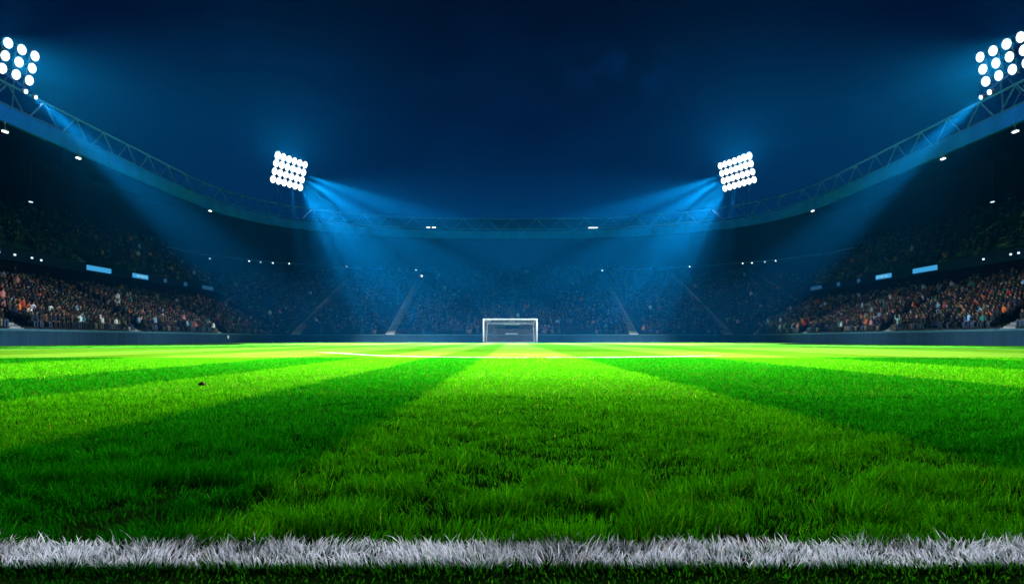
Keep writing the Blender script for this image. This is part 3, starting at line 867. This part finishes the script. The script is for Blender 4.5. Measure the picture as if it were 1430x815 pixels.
# small white sign on the left wall, and a dark clod on the turf
pt = at(319, 470.5, 82.2)
root = empty('wall_sign', (-WALL_X + 0.02, pt.y, pt.z))
q = MB(); q.box(0.02, 0.05, -0.19, 0.19, -0.17, 0.19); q.build('plate', M['white_paint'], root, bevel=0.01)
q = MB(); q.box(-0.018, 0.018, -0.05, 0.05, -0.12, 0.12); q.build('bracket', M['dark_steel'], root)
tag(root, 'tiny white sign on the perimeter wall of the left stand', 'sign')
d = EYE * FPX / (541.5 - 474)
bm = bmesh.new(); bmesh.ops.create_icosphere(bm, subdivisions=3, radius=1)
for v_ in bm.verts:
    k = 1 + 0.35 * math.sin(v_.co.x * 5 + 1) * math.cos(v_.co.y * 4) + random.uniform(-0.12, 0.12)
    v_.co = Vector((v_.co.x * 0.030 * k, v_.co.y * 0.022 * k, max(-0.004, v_.co.z * 0.020 * k + 0.008 * math.exp(-(v_.co.x * 3) ** 2))))
me = bpy.data.meshes.new('turf_clod'); bm.to_mesh(me); bm.free(); me.materials.append(M['soil'])
o = bpy.data.objects.new('turf_clod', me); COL.objects.link(o); o.location = ((282 - 715) / FPX * d, d, 0.028)
tag(o, 'small dark clod of earth lying on the grass at left', 'clod')

# ------------------------------------------------------------------ spectators
def body_mesh(kind, subdiv):
    """One continuous figure grown from a skeleton; feet at z = 0, facing +Y."""
    J = []; E = []; rad = []; part = []
    def j(p, r): J.append(p); rad.append(r); return len(J) - 1
    def e(a, b, what): E.append((a, b)); part.append(what)
    sit = kind != 'standing'
    hz_, lean = (0.50, 0.05) if sit else (0.95, 0.0)
    pel = j((0, 0, hz_), (0.15, 0.13))
    che = j((0, lean, hz_ + 0.32), (0.18, 0.13)); e(pel, che, 'shirt')
    sh = j((0, lean + 0.01, hz_ + 0.50), (0.15, 0.10)); e(che, sh, 'shirt')
    nk = j((0, lean + 0.02, hz_ + 0.58), (0.06, 0.06)); e(sh, nk, 'skin')
    hd = j((0, lean + 0.05, hz_ + 0.70), (0.095, 0.105)); e(nk, hd, 'skin')
    tp = j((0, lean + 0.04, hz_ + 0.80), (0.07, 0.08)); e(hd, tp, 'hair')
    for s in (-1, 1):
        so = j((s * 0.20, lean, hz_ + 0.47), (0.07, 0.07)); e(sh, so, 'shirt')
        if kind == 'cheering':
            el = j((s * 0.30, lean + 0.10, hz_ + 0.62), (0.05, 0.05)); wr = j((s * 0.24, lean + 0.14, hz_ + 0.88), (0.04, 0.04)); ha = j((s * 0.23, lean + 0.14, hz_ + 0.98), (0.045, 0.03))
        elif kind == 'clapping':
            el = j((s * 0.27, lean + 0.08, hz_ + 0.24), (0.05, 0.05)); wr = j((s * 0.08, lean + 0.28, hz_ + 0.36), (0.04, 0.04)); ha = j((s * 0.03, lean + 0.34, hz_ + 0.42), (0.03, 0.045))
        else:
            el = j((s * 0.25, lean - 0.02, hz_ + 0.20), (0.05, 0.05)); wr = j((s * 0.18, lean + 0.22, hz_ + 0.10), (0.04, 0.04)); ha = j((s * 0.14, lean + 0.30, hz_ + 0.09), (0.045, 0.03))
        e(so, el, 'shirt'); e(el, wr, 'shirt'); e(wr, ha, 'skin')
        if sit:
            kn = j((s * 0.13, 0.42, hz_ + 0.01), (0.07, 0.07)); an = j((s * 0.12, 0.40, 0.09), (0.05, 0.05)); ft = j((s * 0.13, 0.56, 0.05), (0.045, 0.04))
            e(pel, kn, 'trousers')
        else:
            kn = j((s * 0.10, 0.02, 0.50), (0.075, 0.075)); an = j((s * 0.11, -0.01, 0.09), (0.05, 0.05)); ft = j((s * 0.12, 0.15, 0.05), (0.045, 0.04))
            e(pel, kn, 'trousers')
        e(kn, an, 'trousers'); e(an, ft, 'shoe')
    m = bpy.data.meshes.new('sk'); m.from_pydata(J, E, []); m.update()
    o = bpy.data.objects.new('sk', m); COL.objects.link(o)
    sk = o.modifiers.new('skin', 'SKIN'); sk.use_smooth_shade = True
    for i, r_ in enumerate(rad):
        m.skin_vertices[0].data[i].radius = r_
        m.skin_vertices[0].data[i].use_root = (i == 0)
    if subdiv:
        sb = o.modifiers.new('sub', 'SUBSURF'); sb.levels = subdiv; sb.render_levels = subdiv
    dg = bpy.context.evaluated_depsgraph_get()
    me = bpy.data.meshes.new_from_object(o.evaluated_get(dg))
    bpy.data.objects.remove(o); bpy.data.meshes.remove(m)
    me.name = 'spectator_' + kind
    JP = np.array(J)
    def nearest(pt):
        best, what = 1e9, 'shirt'
        for (a, b), w_ in zip(E, part):
            ab = JP[b] - JP[a]; t = np.clip(np.dot(pt - JP[a], ab) / np.dot(ab, ab), 0, 1)
            dd = np.linalg.norm(pt - JP[a] - ab * t) - 0.6 * (rad[a][0] * (1 - t) + rad[b][0] * t)
            if dd < best: best, what = dd, w_
        if what in ('skin', 'hair') and pt[2] > hz_ + 0.64 and (pt[2] > hz_ + 0.74 or pt[1] < lean + 0.02): what = 'hair'
        return what
    vp = [nearest(np.array(v_.co)) for v_ in me.vertices]
    return me, vp
KINDS_ = ['sitting', 'clapping', 'cheering', 'standing']
BODY_HI = {k: body_mesh(k, 1) for k in KINDS_}
BODY_LO = {k: body_mesh(k, 0) for k in KINDS_}

def person_material():
    m = bpy.data.materials.new('clothed_person'); m.use_nodes = True
    t = m.node_tree; p_ = t.nodes['Principled BSDF']
    a = N(t, 'ShaderNodeAttribute', attribute_name='part_tone')      # alpha = 1 where the shirt colour shows
    oi = N(t, 'ShaderNodeObjectInfo')
    mixn = N(t, 'ShaderNodeMixRGB')
    t.links.new(a.outputs['Alpha'], mixn.inputs[0]); t.links.new(a.outputs['Color'], mixn.inputs[1]); t.links.new(oi.outputs['Color'], mixn.inputs[2])
    t.links.new(mixn.outputs[0], p_.inputs['Base Color']); p_.inputs['Roughness'].default_value = 0.8; p_.inputs['Specular IOR Level'].default_value = 0.15
    return m
def crowd_material():
    m = bpy.data.materials.new('clothed_crowd'); m.use_nodes = True
    t = m.node_tree; p_ = t.nodes['Principled BSDF']
    a = N(t, 'ShaderNodeAttribute', attribute_name='part_tone')
    t.links.new(a.outputs['Color'], p_.inputs['Base Color']); p_.inputs['Roughness'].default_value = 0.85; p_.inputs['Specular IOR Level'].default_value = 0.1
    return m
PM, CM = person_material(), crowd_material()
SKIN = [(0.26, 0.15, 0.11), (0.22, 0.12, 0.085), (0.15, 0.085, 0.06), (0.07, 0.04, 0.028)]
HAIR = [(0.015, 0.012, 0.010), (0.04, 0.022, 0.012), (0.10, 0.06, 0.03), (0.25, 0.24, 0.23)]
TROU = [(0.012, 0.014, 0.020), (0.03, 0.05, 0.10), (0.02, 0.02, 0.02), (0.12, 0.10, 0.08)]
SHIRTS = [('black', (0.008, 0.008, 0.010), 40), ('navy', (0.008, 0.013, 0.035), 30), ('dark grey', (0.025, 0.025, 0.028), 16), ('orange', (0.55, 0.14, 0.03), 5), ('red', (0.45, 0.04, 0.03), 4),
          ('white', (0.70, 0.72, 0.75), 4), ('pale blue', (0.20, 0.40, 0.58), 4), ('pink', (0.50, 0.22, 0.20), 4), ('teal', (0.02, 0.14, 0.15), 4), ('brown', (0.07, 0.04, 0.025), 6)]
SW = np.array([s_[2] for s_ in SHIRTS], float); SW /= SW.sum()

# which seats are taken: blocks fill unevenly
rs = random.Random(5)
def lattice(seed):
    g_ = np.random.default_rng(seed).random((128, 128))
    def f(u, v):
        i, j = int(math.floor(u)), int(math.floor(v)); fx, fy = u - i, v - j
        fx = fx * fx * (3 - 2 * fx); fy = fy * fy * (3 - 2 * fy)
        q = lambda a_, b_: g_[a_ % 128, b_ % 128]
        return (q(i, j) * (1 - fx) + q(i + 1, j) * fx) * (1 - fy) + (q(i, j + 1) * (1 - fx) + q(i + 1, j + 1) * fx) * fy
    return f
fill_n, tone_n = lattice(21), lattice(22)
taken = []
for (x, y, z, ang, stand) in SEATS:
    d = math.hypot(x, y)
    pxo = abs(x) * FPX / max(y, 1)
    if y < 12 or pxo > 1300: continue
    f_ = fill_n(x / 3.0 + 40, y / 4.0 + 40)
    if stand.endswith('lower'): pr = 0.62 + 0.45 * f_
    elif stand.endswith('upper'): pr = 0.02 + 0.36 * f_
    else: pr = 0.08 + 0.5 * f_
    if rs.random() < pr: taken.append((x, y, z, ang, stand, d, pxo))
def pick_shirt(x, y):
    """Bright tops come in groups of friends; most of the crowd is in dark coats."""
    t_ = tone_n(x / 1.4 + 50, y / 1.8 + 50)
    w_ = SW.copy(); k_ = 0.25 + 3.2 * max(0.0, t_ - 0.30)
    w_[3:9] *= k_
    return RNG.choice(len(SHIRTS), p=w_ / w_.sum())
vis = sorted([t_ for t_ in taken if t_[4].endswith('lower') and t_[6] < 712], key=lambda t_: t_[5])
near_set = vis[:300]
near_ids = set(id(t_) for t_ in near_set)

def pick_kind():
    k = rs.random()
    return 'sitting' if k < 0.62 else 'clapping' if k < 0.80 else 'cheering' if k < 0.90 else 'standing'
PERSON_MESH = {}
for k, (me, vp) in BODY_HI.items():
    for q in range(3):
        m2 = me.copy(); m2.name = 'spectator_' + k
        base = {'skin': SKIN[[0, 1, 3][q]], 'hair': HAIR[[1, 0, 0][q]], 'trousers': TROU[[0, 1, 3][q]], 'shoe': (0.02, 0.02, 0.02), 'shirt': (0.1, 0.1, 0.1)}
        att = m2.color_attributes.new('part_tone', 'FLOAT_COLOR', 'POINT')
        att.data.foreach_set('color', np.array([(*base[w_], 1.0 if w_ == 'shirt' else 0.0) for w_ in vp], np.float32).ravel())
        m2.materials.clear(); m2.materials.append(PM)
        PERSON_MESH[(k, q)] = m2
POSE = {'sitting': 'sitting', 'clapping': 'clapping', 'cheering': 'arms raised', 'standing': 'standing'}
for (x, y, z, ang, stand, d, pxo) in near_set:
    k = pick_kind(); q = rs.choice([0, 0, 1, 1, 2])
    nm, colr, _ = SHIRTS[pick_shirt(x, y)]
    o = bpy.data.objects.new('person', PERSON_MESH[(k, q)])
    COL.objects.link(o)
    o.location = (x, y, z + (0.0 if k == 'standing' else 0.03))
    o.rotation_euler = (0, 0, R(ang + rs.uniform(-14, 14)))
    sc_ = rs.uniform(0.92, 1.08); o.scale = (sc_, sc_, sc_)
    o.color = (*[c_ * rs.uniform(0.8, 1.15) for c_ in colr], 1)
    side = 'left' if stand.startswith('left') else 'right'
    where = 'front' if abs(x) < 38.2 else 'middle' if abs(x) < 42.5 else 'upper'
    where2 = 'by the picture edge' if pxo > 640 else 'towards the aisle'
    tag(o, '%s in %s top, %s rows, %s stand, %s' % (POSE[k], nm, where, side, where2), 'person',
        '%s top %s %s %s %s' % (nm, POSE[k], where, side, where2))
    o['label'] = 'person ' + o['label']

# the rest of the crowd: one object
V, F, C = [], [], []
base_v = 0
lo = {}
for k, (me, vp) in BODY_LO.items():
    co = np.empty(len(me.vertices) * 3, np.float32); me.vertices.foreach_get('co', co)
    polys = [tuple(p_.vertices) for p_ in me.polygons]
    quads = []
    for p_ in polys:
        if len(p_) == 4: quads.append((p_[0], p_[1], p_[2])); quads.append((p_[0], p_[2], p_[3]))
        elif len(p_) == 3: quads.append(p_)
    lo[k] = (co.reshape(-1, 3), np.array(quads, np.int64), np.array([{'skin': 0, 'hair': 1, 'trousers': 2, 'shoe': 3, 'shirt': 4}[w_] for w_ in vp]))
for t_ in taken:
    if id(t_) in near_ids: continue
    x, y, z, ang, stand, d, pxo = t_
    k = pick_kind()
    co, tri, pt_ = lo[k]
    a = R(ang + rs.uniform(-15, 15)); s_ = rs.uniform(0.9, 1.08)
    ca, sa = math.cos(a) * s_, math.sin(a) * s_
    w_ = np.empty_like(co)
    w_[:, 0] = co[:, 0] * ca - co[:, 1] * sa + x; w_[:, 1] = co[:, 0] * sa + co[:, 1] * ca + y; w_[:, 2] = co[:, 2] * s_ + z + 0.02
    V.append(w_); F.append(tri + base_v); base_v += len(co)
    sh = np.array(SHIRTS[pick_shirt(x, y)][1]) * rs.uniform(0.75, 1.2)
    if not stand.endswith('lower') and rs.random() < 0.8: sh = np.array(SHIRTS[rs.randrange(3)][1])  # dimness of the upper and far stands put into darker tops
    pal = np.array([tuple(0.6 * v_ for v_ in SKIN[rs.choice([0, 0, 1, 2, 3])]), HAIR[rs.choice([0, 0, 1, 2, 3])], TROU[rs.randrange(4)], (0.02, 0.02, 0.02), sh])  # skin darkened so the crowd behind the nearest people looks dimmer
    C.append(pal[pt_])

def np_mesh(name, V, F, colors, attr, mat):
    """A mesh from arrays; F is (n, 3)."""
    m = bpy.data.meshes.new(name)
    m.vertices.add(len(V)); m.vertices.foreach_set('co', V.astype(np.float32).ravel())
    m.loops.add(F.size); m.loops.foreach_set('vertex_index', F.astype(np.int32).ravel())
    m.polygons.add(len(F)); m.polygons.foreach_set('loop_start', np.arange(0, F.size, 3, dtype=np.int32))
    m.update(calc_edges=True)
    a = m.color_attributes.new(attr, 'FLOAT_COLOR', 'POINT')
    a.data.foreach_set('color', np.c_[colors, np.ones(len(colors))].astype(np.float32).ravel())
    m.materials.append(mat)
    o = bpy.data.objects.new(name, m); COL.objects.link(o)
    return o
crowd = np_mesh('crowd', np.concatenate(V), np.concatenate(F), np.concatenate(C), 'part_tone', CM)
tag(crowd, 'dense crowd of tiny spectators filling the rows of all three stands', 'crowd', kind='stuff')

# ------------------------------------------------------------------ grass
def vnoise(x, y, s, seed):
    """Smooth value noise on a lattice of cell size s."""
    g_ = np.random.default_rng(seed).random((256, 256))
    X, Y = x / s, y / s
    i, j = np.floor(X).astype(int), np.floor(Y).astype(int)
    fx, fy = X - i, Y - j
    fx = fx * fx * (3 - 2 * fx); fy = fy * fy * (3 - 2 * fy)
    q = lambda a, b: g_[a % 256, b % 256]
    return (q(i, j) * (1 - fx) + q(i + 1, j) * fx) * (1 - fy) + (q(i, j + 1) * (1 - fx) + q(i + 1, j + 1) * fx) * fy

def blades(name, x, y, h, w, lean, mat, tone, az=None, lean_az=None):
    n = len(x)
    az = RNG.uniform(0, 2 * np.pi, n) if az is None else az
    la = RNG.uniform(0, 2 * np.pi, n) if lean_az is None else lean_az
    T = np.array([0, 0.35, 0.72, 1.0]); Wd = np.array([0.8, 1.0, 0.72, 0.0])
    cx, sy = np.cos(az), np.sin(az)
    vv, tt = [], []
    for t, wd in zip(T, Wd):
        b = lean * t ** 1.8 * h
        px = x + np.cos(la) * b; py = y + np.sin(la) * b; pz = h * t * np.sqrt(np.maximum(0.15, 1 - (lean * t * 0.75) ** 2)) - 0.002
        if wd > 0:
            vv.append(np.stack([px - cx * w * wd / 2, py - sy * w * wd / 2, pz], 1)); vv.append(np.stack([px + cx * w * wd / 2, py + sy * w * wd / 2, pz], 1))
            tt += [t, t]
        else:
            vv.append(np.stack([px, py, pz], 1)); tt.append(t)
    Vv = np.stack(vv, 1).reshape(-1, 3)
    tri = np.array([(0, 1, 3), (0, 3, 2), (2, 3, 5), (2, 5, 4), (4, 5, 6)])
    Ff = (tri[None] + (np.arange(n) * 7)[:, None, None]).reshape(-1, 3)
    col = np.stack([np.repeat(tone, 7), np.tile(np.array(tt), n), np.zeros(n * 7)], 1)
    o = np_mesh(name, Vv, Ff, col, 'tone', mat)
    o.data.polygons.foreach_set('use_smooth', np.ones(len(o.data.polygons), bool))
    return o

LINE0, LINE1 = 1.222, 1.348
def scatter(y0, y1, dens, margin=2.4):
    """Points in the wedge the camera looks at, plus a margin on both sides."""
    hw1 = y1 * 0.80 + margin
    n = int(dens * (y1 - y0) * 2 * hw1)
    x = RNG.uniform(-hw1, hw1, n); y = RNG.uniform(y0, y1, n)
    k = np.abs(x) < y * 0.80 + margin
    return x[k], y[k]
zones = [(0.85, LINE0 + 0.01, 17000), (LINE1 - 0.015, 2.0, 22000), (2.0, 3.0, 14000), (3.0, 4.5, 8500), (4.5, 7.0, 4200), (7.0, 10.0, 2200), (10.0, 15.2, 1300)]
gx, gy, gh, gw, gl, gt, gla = [], [], [], [], [], [], []
for a, b, dens in zones:
    x, y = scatter(a, b, dens)
    clump = vnoise(x + 50, y + 50, 0.055, 1) * 0.5 + vnoise(x + 50, y + 50, 0.17, 2) * 0.5
    big = vnoise(x + 50, y + 50, 0.55, 3)
    front = y < LINE0 + 0.02
    keep = RNG.random(len(x)) < (np.clip(-0.2 + 2.0 * clump, 0.08, 1) if a < 2.0 else np.clip(0.1 + 1.5 * clump, 0.1, 1) if a < 3.0 else 0.65 + 0.35 * clump)
    if b <= LINE0 + 0.02: keep = RNG.random(len(x)) < 0.62 + 0.35 * np.clip((y - (LINE0 - 0.05)) / 0.05, 0, 1)
    # a thinner strip just beyond the painted line
    x, y, clump, big, front = x[keep], y[keep], clump[keep], big[keep], front[keep]
    n = len(x)
    h = (0.008 + 0.074 * clump ** 1.6 + 0.008 * big) * RNG.uniform(0.6, 1.25, n)
    edge = np.clip((y - (LINE0 - 0.05)) / 0.05, 0, 1)
    h = np.where(front, RNG.uniform(0.005, 0.012, n) + 0.013 * edge * RNG.uniform(0.5, 1.2, n), h)
    tall = RNG.random(n) < 0.012
    h = np.where(tall & ~front, h * 1.55, h)
    if a >= 3.0: h = h * 0.45 + 0.011
    elif a >= 2.0: h = h * 0.75 + 0.005
    wscale = {0: 1.0, 1: 1.0, 2: 1.2, 3: 1.5, 4: 2.0, 5: 2.7, 6: 3.6}[zones.index((a, b, dens))]
    w = RNG.uniform(0.0013, 0.0030, n) * wscale
    gx.append(x); gy.append(y); gh.append(h); gw.append(w)
    gl.append(RNG.uniform(0.1, 0.95, n))
    gla.append(vnoise(x + 80, y + 80, 0.12, 4) * 9.0 + RNG.normal(0, 0.9, n))
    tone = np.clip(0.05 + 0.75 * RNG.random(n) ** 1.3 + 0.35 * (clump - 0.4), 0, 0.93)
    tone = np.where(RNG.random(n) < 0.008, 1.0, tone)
    gt.append(tone)
gx, gy, gh, gw, gl, gt, gla = map(np.concatenate, (gx, gy, gh, gw, gl, gt, gla))
gr = blades('grass', gx, gy, gh, gw, gl, M['blade'], gt, lean_az=gla)
tag(gr, 'bright green mown grass of the pitch', 'grass', kind='stuff')

# painted touchline in the foreground
x, y = scatter(LINE0, LINE1, 38000)
n = len(x)
yy = y + 0.010 * (vnoise(x + 30, y, 0.05, 8) - 0.5)
h = RNG.uniform(0.014, 0.036, n) * (0.7 + 0.55 * vnoise(x + 30, y + 30, 0.05, 9))
h = np.where(RNG.random(n) < 0.03, h * 1.55, h)
wl_ = blades('painted_line', x, yy, h, RNG.uniform(0.0010, 0.0025, n), RNG.uniform(0.2, 1.0, n), M['white_blade'], RNG.random(n),
             lean_az=vnoise(x + 80, y + 80, 0.06, 5) * 8 + RNG.normal(0, 0.8, n))
tag(wl_, 'white painted line of grass blades along the bottom foreground', 'painted line', kind='stuff')
# the painted line farther out
pl = [(440, 491.6), (470, 492.6), (520, 495.8), (600, 498.2), (712, 499), (850, 498.7), (960, 497.2), (1010, 496.2)]
pts = [((px - 715) / FPX * EYE * FPX / (py - 474), EYE * FPX / (py - 474)) for px, py in pl]
pts = resample(pts, 0.02)
P_ = np.array(pts)
idx = RNG.integers(0, len(P_), 26000)
idx = idx[RNG.random(len(idx)) < np.clip(np.minimum(idx, len(P_) - idx) / (0.22 * len(P_)), 0.05, 1)]
x = P_[idx, 0] + RNG.normal(0, 0.01, len(idx)); y = P_[idx, 1] + RNG.uniform(-0.06, 0.06, len(idx))
fl_ = blades('painted_line', x, y, RNG.uniform(0.004, 0.010, len(idx)), RNG.uniform(0.005, 0.009, len(idx)), RNG.uniform(0.1, 0.6, len(idx)), M['white_blade'], RNG.uniform(0.4, 0.9, len(idx)))
tag(fl_, 'thin white painted line crossing the bright grass in front of the goal', 'painted line', kind='stuff')
print('blades', len(gx), 'crowd', len(taken))
